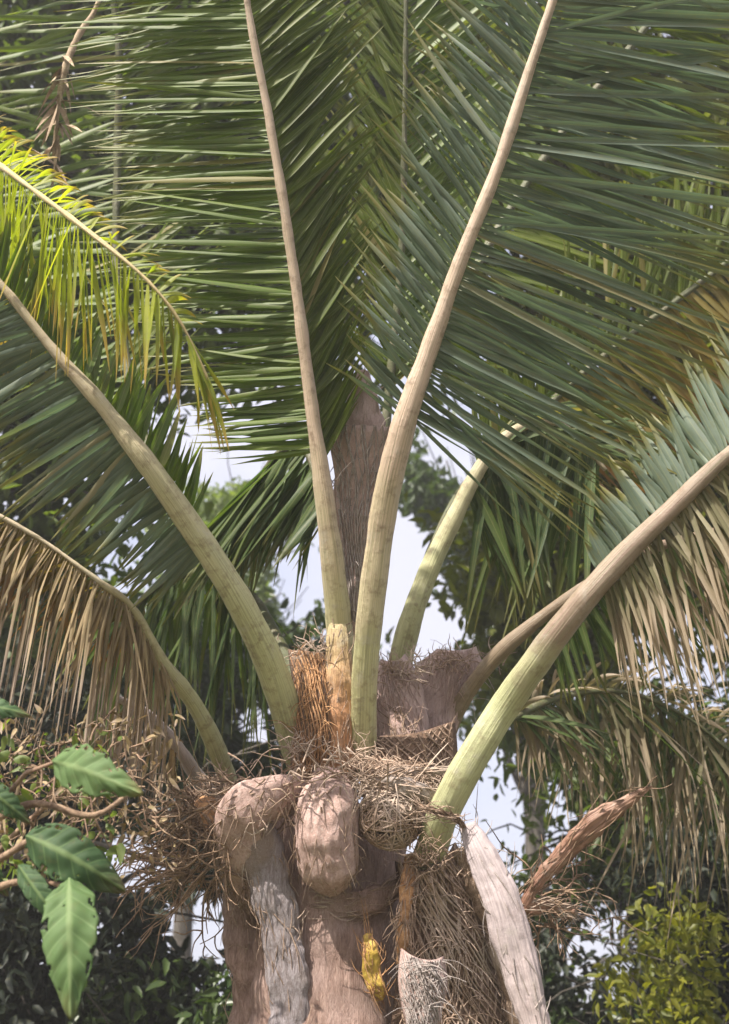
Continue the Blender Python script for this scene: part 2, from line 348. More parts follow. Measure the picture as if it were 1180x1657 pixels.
def net(name, ca, cb, mat, parent, nstr=46, bulge=.06, sw=.0035, label=None, loose=20, seg=16, back='fib_d'):
    """woven leaf-base fibre: two crossing families of strands on the surface between edge curves ca and cb (px,py,d)"""
    A = spline([P(*p) for p in ca], 24)[0]; B = spline([P(*p) for p in cb], 24)[0]
    def S(u, v, h=0.0):
        f = max(0, min(v, 1)) * 22.999; i = int(f); w_ = f - i
        a = A[i].lerp(A[i + 1], w_); b = B[i].lerp(B[i + 1], w_)
        q = a.lerp(b, u) - CF * (bulge * 4 * u * (1 - u) + h)
        return q + noise.noise_vector(q * 7) * .012
    mb = MB()
    for fam in (-1, 1):
        for k in range(nstr):
            u0 = -.7 + 2.4 * k / nstr + random.uniform(-.02, .02); pts = []
            sl_ = fam * random.uniform(.55, .8); ph = random.random() * 6
            for j in range(seg + 1):
                v = j / seg; u = u0 + sl_ * (v - .5) + .015 * math.sin(ph + v * 14)
                if 0 <= u <= 1: pts.append(S(u, v, .004 * fam + .004 * math.sin(ph + v * 30)))
                elif len(pts) >= 3: break
                else: pts = []
            if len(pts) >= 3: strand(mb, pts, sw * random.uniform(.5, 1.2), sw * random.uniform(.4, .9), n=len(pts) * 2, sides=4)
    for k in range(loose):
        u, v = random.random(), random.random(); q = S(u, v, .01); d = Vector((random.gauss(0, 1), -abs(random.gauss(0, .6)), random.gauss(-.3, .8))).normalized()
        l = random.uniform(.03, .11); strand(mb, [q, q + d * l * .5, q + d * l + Vector((0, 0, -.3 * l))], sw * .5, sw * .2, n=5, sides=3)
    o = mb.build(name, M[mat], parent, label=label)
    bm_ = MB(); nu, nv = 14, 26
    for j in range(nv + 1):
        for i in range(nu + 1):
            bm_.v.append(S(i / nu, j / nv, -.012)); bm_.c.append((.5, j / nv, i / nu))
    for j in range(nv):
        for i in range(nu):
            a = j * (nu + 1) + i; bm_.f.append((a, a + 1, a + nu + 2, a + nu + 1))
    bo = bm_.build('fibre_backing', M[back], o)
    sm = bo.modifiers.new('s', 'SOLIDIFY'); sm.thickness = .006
    return o

# ------------------------------------------------------------------ ground
gm, gnt, gb = mat_base('ground_soil_and_grass')
tc = N(gnt, 'ShaderNodeTexCoord'); gn = N(gnt, 'ShaderNodeTexNoise'); gn.inputs['Scale'].default_value = .8; gn.inputs['Detail'].default_value = 9
gnt.links.new(tc.outputs['Object'], gn.inputs['Vector'])
gnt.links.new(mixc(gnt, maprange(gnt, gn.outputs[0], .4, .6), (.05, .075, .02), (.12, .09, .055)), gb.inputs['Base Color']); gb.inputs['Roughness'].default_value = .95
mb = MB(); NG = 60
for j in range(NG + 1):
    for i in range(NG + 1):
        x = (i / NG - .5); y = (j / NG - .5); x = x * abs(x) * 3200; y = y * abs(y) * 3200
        r = math.hypot(x, y); mb.v.append(Vector((x, y, .12 * noise.noise(Vector((x * .2, y * .2, 0))) * min(1, r / 6))))
for j in range(NG):
    for i in range(NG):
        a = j * (NG + 1) + i; mb.f.append((a, a + 1, a + NG + 2, a + NG + 1))
tag(mb.build('ground', gm), kind='structure')

# ================================================================== MAIN PALM
D0 = 3.6
crown = P(528, 1330, D0)
palm = empty('coconut_palm', (crown.x, crown.y, 0))
tag(palm, 'tall foreground coconut palm with pale green leaf stalks fanning from its brown fibrous crown', 'palm tree')
bpy.context.view_layer.update()

# trunk
mb = MB(); nr, ns = 120, 40
for i in range(nr + 1):
    z = (crown.z - .02) * i / nr; tt = z / crown.z
    r = .225 + .07 * (1 - tt) ** 3 + .035 * max(0, (tt - .7) / .3) + .008 * abs(math.sin(z * 26))
    for k in range(ns):
        a = 2 * math.pi * k / ns
        q = Vector((crown.x + math.cos(a) * r, crown.y + math.sin(a) * r, z))
        q += Vector((math.cos(a), math.sin(a), 0)) * (.02 * noise.noise(q * 6) + .008 * noise.noise(Vector((a * 9, z * 6, 2))))
        mb.v.append(q); mb.c.append((.5, tt, k / ns))
for i in range(nr):
    for k in range(ns):
        a = i * ns + k; b = i * ns + (k + 1) % ns; mb.f.append((a, b, b + ns, a + ns))
mb.f.append(tuple(nr * ns + k for k in range(ns)))
mb.build('trunk', M['trunk'], palm)

S = lambda m, t0, t1, n, keys, **k: dict(m=m, t0=t0, t1=t1, n=n, keys=keys, **k)
# ---- F1 : long rachis left of centre, to the top of the frame and beyond
frond(palm, [(572, 1250, 3.55), (553, 1050, 3.45), (531, 850, 3.4), (502, 640, 3.4), (470, 400, 3.4), (437, 200, 3.4), (408, 50, 3.4), (392, -60, 3.4), (370, -200, 3.4)],
      [66, 52, 40, 24, 20, 17, 14, 13, 10],
      [S('lf_green', .37, 1.0, 195, [(.40, 186, 190, .25, -.02), (.52, 178, 300, .3, 0), (.7, 176, 345, .3, .05), (.85, 174, 330, .3, .1), (1, 165, 300, .3, .1)], w=.023, tilt=28, j=2.5),
       S('lf_olive', .36, 1.0, 165, [(.36, 60, 150, .35, -.05), (.5, 62, 230, .4, 0), (.7, 52, 270, .4, .05), (1, 40, 300, .4, .1)], w=.024, tilt=28, sg=-1, j=3)],
      'st_pink', 'slender upright frond left of centre with long level green leaflets')
# ---- F2 : thick rachis leaning right
frond(palm, [(585, 1250, 3.4), (594, 1050, 3.3), (618, 850, 3.25), (650, 700, 3.2), (690, 580, 3.2), (742, 430, 3.2), (802, 280, 3.2), (852, 130, 3.2), (893, 5, 3.2), (935, -130, 3.2)],
      [50, 50, 52, 48, 38, 28, 25, 21, 18, 14],
      [S('lf_grey', .42, 1.0, 76, [(.42, 150, 150, .1, -.05), (.5, 128, 200, .25, 0), (.7, 128, 260, .3, 0), (1, 125, 280, .3, .05)], w=.026, tilt=45, j=5, sg=-1),
       S('lf_grey', .42, 1.0, 140, [(.42, -35, 300, -.05, .02), (.5, -30, 430, -.05, .02), (.6, -24, 500, 0, .03), (.75, -14, 520, .05, .05), (.88, -4, 480, .1, .05), (1, 8, 420, .1, .08)], w=.023, tilt=32, j=3)],
      'st_pink', 'thick pinkish stalked frond leaning right in front of the crown with grey green leaflets')
# ---- F3 : left stalk
frond(palm, [(500, 1270, 3.5), (475, 1190, 3.4), (440, 1080, 3.3), (380, 960, 3.2), (308, 850, 3.15), (238, 750, 3.1), (165, 655, 3.1), (90, 570, 3.1), (10, 470, 3.1), (-90, 350, 3.1)],
      [64, 60, 56, 52, 47, 42, 28, 20, 15, 11],
      [S('lf_grey', .42, 1.0, 90, [(.42, 225, 130, .2, .0), (.55, 218, 200, .15, .02), (.8, 205, 260, .1, .03), (1, 195, 260, .1, .05)], w=.028, tilt=22, j=4, sg=-1),
       S('lf_green', .47, 1.0, 64, [(.47, 72, 100, .6, .0), (.6, 80, 150, .8, .02), (.8, 88, 170, .8, .05), (1, 95, 180, .8, .1)], w=.032, tilt=30, j=6)],
      'st_green', 'bare pale green stalk reaching up to the left edge with soft grey leaflets below')
# ---- F4 : right stalk, green-grey with dry hanging leaflets
frond(palm, [(686, 1412, 3.27), (722, 1308, 3.15), (770, 1218, 3.12), (818, 1142, 3.12), (872, 1065, 3.05), (937, 980, 3.0), (1008, 900, 3.0), (1090, 820, 3.0), (1185, 730, 3.0), (1300, 640, 3.0)],
      [66, 62, 60, 60, 58, 50, 46, 36, 28, 20],
      [S('lf_dryg', .58, 1.0, 105, [(.58, -75, 170, -.1, .25), (.7, -62, 270, -.1, .3), (1, -45, 300, -.1, .35)], w=.016, tilt=30, j=9, crease=(.45, .9, .5), curl=1.4, rag=.3),
       S('lf_grey', .60, 1.0, 44, [(.6, 120, 60, .4, 0), (.7, 120, 130, .5, 0), (1, 100, 220, .5, 0)], w=.028, tilt=30, j=6, sg=-1)],
      'st_right', 'stout pale green stalk on the right with drooping half dry leaflets', flat=.85)
# ---- F5 : thin brown one behind F4
frond(palm, [(690, 1300, 3.7), (712, 1215, 3.7), (745, 1140, 3.65), (800, 1065, 3.6), (870, 1005, 3.6), (940, 955, 3.6), (1050, 890, 3.65), (1200, 850, 3.7)],
      [46, 40, 34, 32, 28, 24, 20, 14],
      [S('lf_deep', .5, 1.0, 40, [(.5, -60, 120, .1, .3), (1, -50, 230, .1, .3)], w=.028, j=9)],
      'st_brown', 'thin brown stalk tucked behind the stout right hand stalk')
# ---- F6 : short stalk right of centre
frond(palm, [(640, 1150, 3.85), (647, 1080, 3.85), (666, 1000, 3.85), (698, 915, 3.9), (739, 830, 3.95), (785, 745, 4.0), (845, 690, 4.05), (915, 690, 4.1), (980, 760, 4.1)],
      [48, 47, 44, 39, 34, 26, 18, 12, 8],
      [S('lf_deep', .52, .98, 48, [(.52, -60, 130, .1, .25), (.62, -75, 250, .05, .25), (.8, -100, 300, 0, .2), (1, -110, 260, 0, .2)], w=.038, tilt=18, j=7),
       S('lf_deep', .5, .98, 40, [(.5, 60, 90, .4, .1), (.7, 40, 170, .4, .3), (1, 0, 180, .3, .3)], w=.032, tilt=25, j=7, sg=-1)],
      'st_green', 'short bowed stalk right of centre against open sky')
# ---- F7 : left low old frond with dry hanging strands
frond(palm, [(375, 1280, 3.65), (350, 1210, 3.5), (312, 1135, 3.4), (262, 1070, 3.3), (215, 985, 3.2), (160, 940, 3.1), (70, 875, 3.1), (0, 835, 3.1), (-90, 790, 3.1)],
      [34, 33, 30, 24, 12, 10, 9, 8, 7],
      [S('lf_dry', .40, 1.0, 105, [(.40, -80, 200, -.05, .2), (.55, -100, 270, -.1, .25), (.8, -115, 300, -.1, .3), (1, -130, 280, -.1, .3)], w=.012, tilt=30, j=8, crease=(.3, .95, .8), curl=1.8, rag=.4),
       S('lf_gold', .5, 1.0, 60, [(.5, 215, 110, .2, .3), (1, 200, 190, .2, .3)], w=.024, tilt=30, j=10, sg=-1, crease=(.5, .8, .5))],
      'st_green', 'old low frond on the left with a curtain of dry brown leaflets')
frond(palm, [(352, 1300, 3.7), (318, 1255, 3.6), (285, 1205, 3.5), (238, 1155, 3.4), (190, 1130, 3.35)],
      [34, 30, 24, 20, 12], [S('lf_dry', .5, 1.0, 22, [(.5, -100, 120, 0, .3), (1, -120, 130, 0, .3)], w=.014, j=14, crease=(.4, .9, .7), curl=2)],
      'st_lilac', 'withered grey stalk below the old left frond', nseg=24)
# ---- back fronds
frond(palm, [(553, 1120, 3.8), (535, 950, 3.9), (522, 810, 4.0), (500, 735, 4.1), (465, 725, 4.15), (425, 765, 4.2), (385, 850, 4.2)],
      [30, 24, 20, 16, 12, 9, 6],
      [S('lf_deep', .45, 1.0, 50, [(.45, -118, 90, 0, .05), (.7, -122, 270, 0, .08), (1, -125, 180, 0, .1)], w=.036, tilt=20, j=9),
       S('lf_deep', .55, 1.0, 34, [(.55, -118, 130, .1, .1), (.7, -112, 220, .2, .1), (1, -115, 160, .2, .2)], w=.034, tilt=20, j=9, sg=-1)],
      'st_dark', 'dark back frond arching down just left of the crown')
frond(palm, [(520, 1180, 3.9), (450, 1040, 4.1), (400, 960, 4.3), (330, 925, 4.4), (260, 945, 4.5), (200, 1000, 4.5)],
      [36, 28, 22, 18, 13, 8],
      [S('lf_deep', .3, 1.0, 52, [(.3, -80, 200, 0, .1), (.6, -95, 270, 0, .15), (1, -105, 220, 0, .2)], w=.034, tilt=20, j=10),
       S('lf_green', .35, 1.0, 34, [(.35, -60, 120, .2, .3), (1, -120, 170, .2, .3)], w=.03, tilt=20, j=12, sg=-1)],
      'st_dark', 'green back frond drooping behind the bare left stalk')
frond(palm, [(575, 1120, 3.9), (602, 900, 4.0), (628, 650, 4.1), (650, 400, 4.2), (655, 200, 4.2), (657, 20, 4.2), (660, -150, 4.2)],
      [34, 28, 18, 13, 11, 9, 8],
      [S('lf_olive', .38, 1.0, 70, [(.38, 125, 120, .2, 0), (.6, 118, 240, .2, .03), (1, 125, 270, .2, .05)], w=.036, tilt=25, j=7),
       S('lf_green', .38, 1.0, 66, [(.38, 40, 110, .2, 0), (.6, 50, 240, .2, .03), (1, 35, 290, .2, .05)], w=.034, tilt=25, j=7, sg=-1)],
      'st_dark', 'upright back frond rising between the two long front stalks')
frond(palm, [(648, 1130, 4.1), (675, 960, 4.3), (745, 800, 4.5), (830, 710, 4.6), (960, 590, 4.7), (1090, 490, 4.8), (1250, 370, 4.9)],
      [30, 24, 20, 16, 14, 12, 10],
      [S('lf_gold', .38, 1.0, 66, [(.38, -50, 150, .1, .08), (.6, -45, 250, .1, .1), (1, -45, 270, .1, .1)], w=.036, tilt=22, j=5),
       S('lf_olive', .38, 1.0, 60, [(.38, 100, 120, .2, 0), (.6, 85, 260, .2, .03), (1, 80, 300, .2, .05)], w=.036, tilt=22, j=7, sg=-1)],
      'st_dark', 'back frond seen through the right hand leaflets with sunlight painted gold into its colour')
frond(palm, [(590, 1120, 4.0), (612, 880, 4.2), (690, 600, 4.6), (800, 380, 5.0), (920, 200, 5.2), (1060, 20, 5.3), (1120, -150, 5.3)],
      [30, 26, 20, 16, 14, 12, 10],
      [S('lf_olive', .35, 1.0, 64, [(.35, -30, 200, .1, .05), (.6, -20, 320, .1, .08), (1, -10, 320, .1, .1)], w=.042, tilt=22, j=7),
       S('lf_green', .35, 1.0, 60, [(.35, 120, 150, .2, 0), (.6, 115, 280, .2, .03), (1, 120, 300, .2, .05)], w=.042, tilt=22, j=7, sg=-1)],
      'st_dark', 'high olive back frond filling the upper right corner')
frond(palm, [(500, 1180, 3.9), (425, 1040, 4.0), (310, 850, 4.3), (225, 680, 4.6), (190, 450, 4.9), (190, 250, 5.0), (190, 50, 5.0), (150, -150, 5.0)],
      [28, 24, 20, 18, 15, 14, 12, 10],
      [S('lf_green', .38, 1.0, 62, [(.38, 200, 150, .1, .05), (.6, 190, 280, .1, .05), (1, 180, 280, .1, .1)], w=.042, tilt=22, j=8),
       S('lf_olive', .42, 1.0, 60, [(.42, 50, 150, .2, 0), (.6, 40, 300, .2, .03), (1, 30, 320, .2, .05)], w=.042, tilt=22, j=8, sg=-1)],
      'st_dark', 'high green back frond behind the upper left leaflets')
frond(palm, [(690, 1290, 3.9), (790, 1190, 4.1), (900, 1130, 4.3), (1010, 1120, 4.4), (1110, 1160, 4.5), (1210, 1240, 4.5)],
      [24, 17, 12, 10, 8, 6],
      [S('lf_dryg', .3, 1.0, 90, [(.3, -65, 120, .1, .1), (.6, -85, 260, .1, .2), (1, -95, 300, .1, .2)], w=.020, tilt=25, j=22, crease=(.4, .8, .6), curl=1.6, rag=.4),
       S('lf_deep', .3, 1.0, 44, [(.3, -50, 160, .2, .2), (.7, -70, 280, .2, .2), (1, -85, 280, .2, .2)], w=.026, tilt=25, j=24, sg=-1), S('lf_dryg', .3, 1.0, 40, [(.3, 60, 70, .2, .5), (1, 40, 120, .2, .6)], w=.022, j=25, curl=1.5)],
      'st_dark', 'low right back frond sagging with half dry leaflets')

def spray(mb, a, an, l, r0, dep=.3, sub=3):
    d = CR * math.cos(R_(an)) + CU * math.sin(R_(an)) + CF * random.gauss(0, dep); pts = [a]
    for q in range(5):
        d = (d + Vector((random.gauss(0, .28), random.gauss(0, .28), random.gauss(-.10, .28)))).normalized(); pts.append(pts[-1] + d * l / 5)
    strand(mb, pts, r0, r0 * .3, n=11, sides=4)
    for q in range(sub):
        if l > .04: spray(mb, pts[random.randrange(1, 5)], an + random.gauss(0, 55), l * random.uniform(.3, .55), r0 * .6, dep, 0)
def scraps(mb, n, x0, x1, y0, y1, d0, d1, lo, hi, w_=.35):
    for k in range(n):
        a = P(random.uniform(x0, x1), random.uniform(y0, y1), random.uniform(d0, d1)); l = px2m(random.uniform(lo, hi), d0)
        d = Vector((random.gauss(0, 1), random.gauss(0, 1), random.gauss(-.5, 1))).normalized(); W = d.cross(Vector((random.gauss(0, 1), random.gauss(0, 1), random.gauss(0, 1)))).normalized()
        leaflet(mb, a, d, l, l * w_, W, .2, K=4, curl=random.gauss(0, 1.5))
# ---- crown heart and old bases
loft('leaf_base', [(548, 1275, 3.36), (545, 1180, 3.35), (548, 1080, 3.38), (545, 1000, 3.42)], [58, 54, 46, 26], 'st_orange', palm, flat=.5, label='orange tinted base of the slender centre stalk')
net('fibre_mat', [(535, 690, 3.5), (542, 780, 3.5), (550, 880, 3.5), (560, 1000, 3.48)], [(640, 690, 3.5), (618, 780, 3.5), (600, 880, 3.45), (585, 1010, 3.45)], 'fib_g', palm, nstr=26, bulge=.02, sw=.003, label='pinkish brown web of fibre stretched between the two long stalks', loose=30, back='sheath')
loft('leaf_sheath', [(588, 600, 3.6), (586, 680, 3.56), (578, 760, 3.53), (568, 850, 3.51), (568, 960, 3.5), (570, 1060, 3.5)], [20, 70, 72, 58, 34, 20], 'sheath', palm, flat=.2, nz=.012)
net('leaf_sheath', [(618, 1068, 3.6), (596, 1120, 3.55), (592, 1180, 3.5), (600, 1280, 3.42)], [(652, 1062, 3.6), (682, 1110, 3.56), (692, 1180, 3.5), (672, 1290, 3.42)], 'sheath', palm, nstr=34, bulge=.07, sw=.0024, loose=60, back='sheath', label='pinkish sheath cloth wrapped around the heart of the crown')
net('leaf_sheath', [(706, 1052, 3.74), (672, 1090, 3.7), (660, 1150, 3.64), (655, 1270, 3.52)], [(770, 1046, 3.76), (782, 1085, 3.72), (752, 1150, 3.66), (705, 1265, 3.52)], 'sheath', palm, nstr=38, bulge=.06, sw=.0026, loose=90, back='sheath', label='torn pinkish brown sheath cloth behind the right stalks')
loft('leaf_base', [(640, 1150, 3.46), (650, 1200, 3.42), (640, 1270, 3.36)], [20, 34, 40], 'sheath', palm, flat=.4, nz=.02)
net('fibre_mat', [(468, 1050, 3.5), (478, 1150, 3.38), (470, 1260, 3.34)], [(530, 1060, 3.42), (532, 1150, 3.33), (528, 1265, 3.3)], 'fib_o', palm, nstr=26, bulge=.05, sw=.0035, label='orange fibre at the foot of the left stalk', loose=70)
net('fibre_mat', [(598, 1195, 3.4), (590, 1240, 3.32), (580, 1290, 3.25)], [(735, 1170, 3.45), (740, 1240, 3.38), (735, 1300, 3.3)], 'fib_b', palm, nstr=28, bulge=.05, sw=.0035, loose=70)
# central stub
loft('leaf_stub', [(535, 1255, 3.28), (532, 1300, 3.2), (528, 1350, 3.17), (533, 1400, 3.18), (540, 1432, 3.24)], [60, 92, 104, 96, 50], 'stub', palm, flat=.8, nz=.012, nf=10, n=40, sides=28, label='rounded beige leaf stub in the middle of the crown')
loft('leaf_base', [(480, 1452, 3.27), (545, 1462, 3.22), (610, 1455, 3.25), (655, 1430, 3.3)], [16, 44, 48, 20], 'trunk', palm, flat=.5, nz=.012, nf=10)
# fibre ball
mb = MB(); bc = P(632, 1322, 3.2); br = px2m(50, 3.2)
for k in range(420):
    a = Vector((random.gauss(0, 1), random.gauss(0, 1), random.gauss(0, 1))).normalized(); b = a.cross(Vector((random.gauss(0, 1), random.gauss(0, 1), random.gauss(0, 1)))).normalized()
    th = random.uniform(.5, 1.4); rr_ = br * random.uniform(.9, 1.06)
    strand(mb, [bc + (a * math.cos(th * t) + b * math.sin(th * t)) * rr_ for t in (-1, -.5, 0, .5, 1)], .0032, .002, n=9)
fb = mb.build('fibre_clump', M['fib_b'], palm, label='round netted clump of fibre beside the central stub')
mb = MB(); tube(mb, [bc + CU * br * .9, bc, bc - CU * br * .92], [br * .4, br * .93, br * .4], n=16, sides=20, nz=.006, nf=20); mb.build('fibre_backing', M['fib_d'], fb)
# old base bending left, then hanging grey
loft('leaf_base', [(508, 1292, 3.34), (455, 1290, 3.22), (412, 1300, 3.18), (388, 1330, 3.18), (398, 1400, 3.24), (412, 1470, 3.32)], [54, 70, 80, 84, 70, 40], 'stub', palm, flat=.4, nz=.012, nf=9, label='pale old leaf base bending over to the left')
loft('dead_petiole', [(398, 1310, 3.24), (420, 1370, 3.22), (440, 1450, 3.2), (458, 1540, 3.16), (470, 1640, 3.12), (480, 1760, 3.05)], [60, 74, 66, 66, 70, 74], 'grey', palm, flat=.45, nz=.016, nf=12, label='dead grey leaf stalk hanging flat against the left of the trunk')
loft('leaf_base', [(392, 1400, 3.36), (405, 1480, 3.34), (415, 1560, 3.3), (420, 1680, 3.25)], [50, 80, 90, 100], 'trunk', palm, flat=.5, nz=.03, nf=8)
loft('leaf_stub', [(325, 1300, 3.42), (345, 1315, 3.35), (360, 1345, 3.3)], [26, 54, 36], 'fib_o', palm, flat=.7, nz=.012, label='small orange brown stub at the left edge of the crown')
net('fibre_mat', [(300, 1270, 3.5), (315, 1340, 3.45), (370, 1440, 3.4)], [(385, 1300, 3.35), (395, 1380, 3.3), (420, 1480, 3.3)], 'fib_b', palm, nstr=34, bulge=.04, sw=.0035, loose=110)
# right side sheath
net('fibre_mat', [(640, 1395, 3.3), (650, 1500, 3.25), (640, 1600, 3.18), (630, 1720, 3.1)], [(735, 1370, 3.3), (785, 1480, 3.35), (830, 1600, 3.35), (850, 1720, 3.3)], 'fib_b', palm, nstr=64, bulge=.14, sw=.0042, label='coarse orange brown woven sheath on the right of the trunk', loose=120)
loft('leaf_base', [(668, 1385, 3.22), (662, 1430, 3.16), (652, 1500, 3.12), (650, 1560, 3.12)], [22, 26, 20, 16], 'fib_o', palm, flat=.6, nz=.008)
loft('leaf_base', [(745, 1375, 3.28), (775, 1440, 3.27), (805, 1520, 3.26), (835, 1640, 3.22), (850, 1740, 3.2)], [30, 34, 32, 30, 30], 'fib_b', palm, flat=.6, nz=.012)
net('leaf_sheath', [(655, 1535, 3.06), (652, 1590, 3.02), (662, 1660, 3.0)], [(715, 1545, 3.06), (722, 1600, 3.02), (708, 1660, 3.0)], 'fib_g', palm, nstr=36, bulge=.05, sw=.003, loose=50, back='sheath', label='pale grey lump of sheath low on the right of the trunk')
loft('sheath_scrap', [(594, 1512, 3.14), (600, 1540, 3.12), (602, 1575, 3.12), (610, 1600, 3.11), (616, 1618, 3.13)], [16, 26, 28, 30, 14], 'yellow', palm, flat=.05, nz=.007, nf=22, ridge=.12, fringe=16, fmat='fib_o', label='bright yellow scrap of sheath on the trunk')
loft('leaf_sheath', [(672, 1300, 3.08), (700, 1312, 3.04), (735, 1322, 3.06), (752, 1340, 3.1)], [7, 10, 10, 6], 'fib_d', palm, flat=.6, nz=.004, fringe=20)
# collar of fibre below the stalks, right
for (pa, wa, mt) in (([(600, 1262, 3.2), (650, 1268, 3.16), (700, 1290, 3.16), (728, 1318, 3.18)], [16, 26, 22, 12], 'fib_g'),
                     ([(610, 1280, 3.22), (660, 1300, 3.18), (700, 1345, 3.18)], [18, 30, 16], 'sheath'),
                     ([(590, 1262, 3.3), (650, 1250, 3.25), (725, 1245, 3.2)], [14, 18, 10], 'fib_g')):
    loft('leaf_sheath', pa, wa, mt, palm, flat=.5, nz=.01, n=20, sides=10)
mb = MB()
for k in range(300):
    px_ = random.uniform(355, 690); py_ = random.gauss(1268, 26) + abs(px_ - 550) * .12; a = P(px_, py_, random.uniform(3.12, 3.3)); an = random.gauss(0, 60) + random.choice((0, 180)); l = px2m(random.uniform(12, 62), 3.2)
    d = CR * math.cos(R_(an)) + CU * math.sin(R_(an)) + CF * random.gauss(0, .3)
    strand(mb, [a, a + d * l * .5 + Vector((0, random.gauss(0, .01), random.gauss(0, .012))), a + d * l + Vector((0, 0, random.gauss(-.02, .02)))], .0036, .0010, n=6, sides=3)
mb.build('fibre_tangle', M['fib_b'], palm, label='loose tangle of fibre and dry scraps round the foot of the stalks')
mb = MB()
for (cx, cy, cd, sx, nn_) in ((700, 1392, 3.16, 34, 90), (486, 1215, 3.3, 26, 60), (585, 1240, 3.26, 34, 60), (648, 1100, 3.55, 30, 50), (360, 1275, 3.4, 24, 50), (640, 1088, 3.52, 60, 60), (735, 1078, 3.66, 70, 90), (505, 1062, 3.42, 40, 50)):
    for k in range(nn_):
        spray(mb, P(random.gauss(cx, sx * .5), random.gauss(cy, 12), cd + random.uniform(-.05, .05)), random.gauss(90, 50), px2m(random.uniform(14, 52), 3.2), .0022, .3, 1)
mb.build('fibre_tuft', M['fib_b'], palm, label='frayed fibre tufts at the feet of the stalks')
# lilac dead petiole right
loft('dead_petiole', [(757, 1335, 3.1), (780, 1385, 3.05), (808, 1450, 3.0), (838, 1550, 2.95), (866, 1660, 2.9), (885, 1760, 2.85)], [26, 52, 62, 62, 50, 50], 'st_lilac', palm, flat=.35, nz=.006, label='smooth grey lilac dead stalk hanging off the right side', n=40, fringe=30, ridge=.13, fmat='fib_g')
# rust spathe
sp_ = loft('flower_spathe', [(845, 1470, 3.3), (872, 1425, 3.3), (915, 1380, 3.3), (960, 1335, 3.3), (1010, 1300, 3.3), (1055, 1272, 3.3)], [12, 18, 34, 38, 22, 5], 'st_red', palm, flat=.5, nz=.008, nf=20, label='rust brown dry flower spathe poking out to the right', fringe=24, fmat='twig', ridge=.28)
loft('flower_spathe', [(800, 1520, 3.25), (835, 1475, 3.3), (880, 1468, 3.3), (930, 1475, 3.3)], [22, 30, 20, 6], 'st_red', palm, flat=.5, nz=.01, nf=20)
# dry flower stalks, left tangle
mb = MB()
for k in range(120):
    spray(mb, P(random.uniform(290, 430), random.uniform(1290, 1430), random.uniform(3.2, 3.5)), random.gauss(195, 50), px2m(random.uniform(50, 170), 3.4), .0042)
mb.build('flower_stalk', M['twig'], palm, label='tangled dry flower stalk sticking out on the left')
mb = MB()
for k in range(34):
    spray(mb, P(random.uniform(840, 900), random.uniform(1430, 1500), 3.35), random.gauss(-5, 60), px2m(random.uniform(40, 150), 3.4), .0036)
mb.build('flower_stalk', M['twig'], palm, label='sparse dry flower stalk behind the rust spathe')

# ================================================================== neighbouring palm, crown off the left edge
ncr = P(-330, 120, 5.6)
npalm = empty('coconut_palm', (ncr.x, ncr.y, 0)); tag(npalm, 'neighbouring palm reaching in from the left edge with sunlit yellow leaflets', 'palm tree')
bpy.context.view_layer.update()
mb = MB(); tube(mb, [Vector((ncr.x - .25, ncr.y + .3, -.05)), Vector((ncr.x - .1, ncr.y + .1, ncr.z * .5)), ncr], [.24, .16, .14], n=60, sides=18, nz=.012, nf=6, ax=Vector((0, 1, 0)))
mb.build('trunk', M['trunk'], npalm)
frond(npalm, [(-330, 120, 5.6), (-180, 170, 5.0), (-60, 228, 4.0), (0, 268, 3.5), (60, 312, 3.2), (150, 380, 2.95), (240, 455, 2.85), (300, 535, 2.85), (345, 635, 2.85)],
      [50, 32, 20, 13, 11, 10, 8, 6, 4],
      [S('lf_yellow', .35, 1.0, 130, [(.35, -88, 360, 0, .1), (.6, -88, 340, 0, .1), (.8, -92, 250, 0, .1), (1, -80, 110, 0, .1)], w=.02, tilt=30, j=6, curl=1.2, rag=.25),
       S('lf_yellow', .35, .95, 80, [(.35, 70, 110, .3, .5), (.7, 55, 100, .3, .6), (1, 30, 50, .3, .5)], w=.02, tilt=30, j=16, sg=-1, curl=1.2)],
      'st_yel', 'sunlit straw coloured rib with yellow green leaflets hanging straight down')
for (pts, wd) in (([(-330, 120, 5.6), (-250, -150, 5.3), (-120, -330, 5.2), (60, -380, 5.2)], [60, 40, 24, 10]),
                  ([(-330, 120, 5.6), (-420, 300, 5.2), (-470, 560, 5.0), (-480, 800, 4.9)], [60, 40, 24, 10]),
                  ([(-330, 120, 5.6), (-560, 0, 5.6), (-760, 60, 5.7), (-900, 260, 5.8)], [60, 40, 24, 10])):
    frond(npalm, pts, wd, [S('lf_green', .25, 1, 40, [(0, -90, 300, 0, .1), (1, -90, 220, 0, .1)], w=.04, j=10), S('lf_deep', .25, 1, 40, [(0, -60, 250, .3, .3), (1, -60, 200, .3, .3)], w=.04, j=10)], 'st_brown', None)

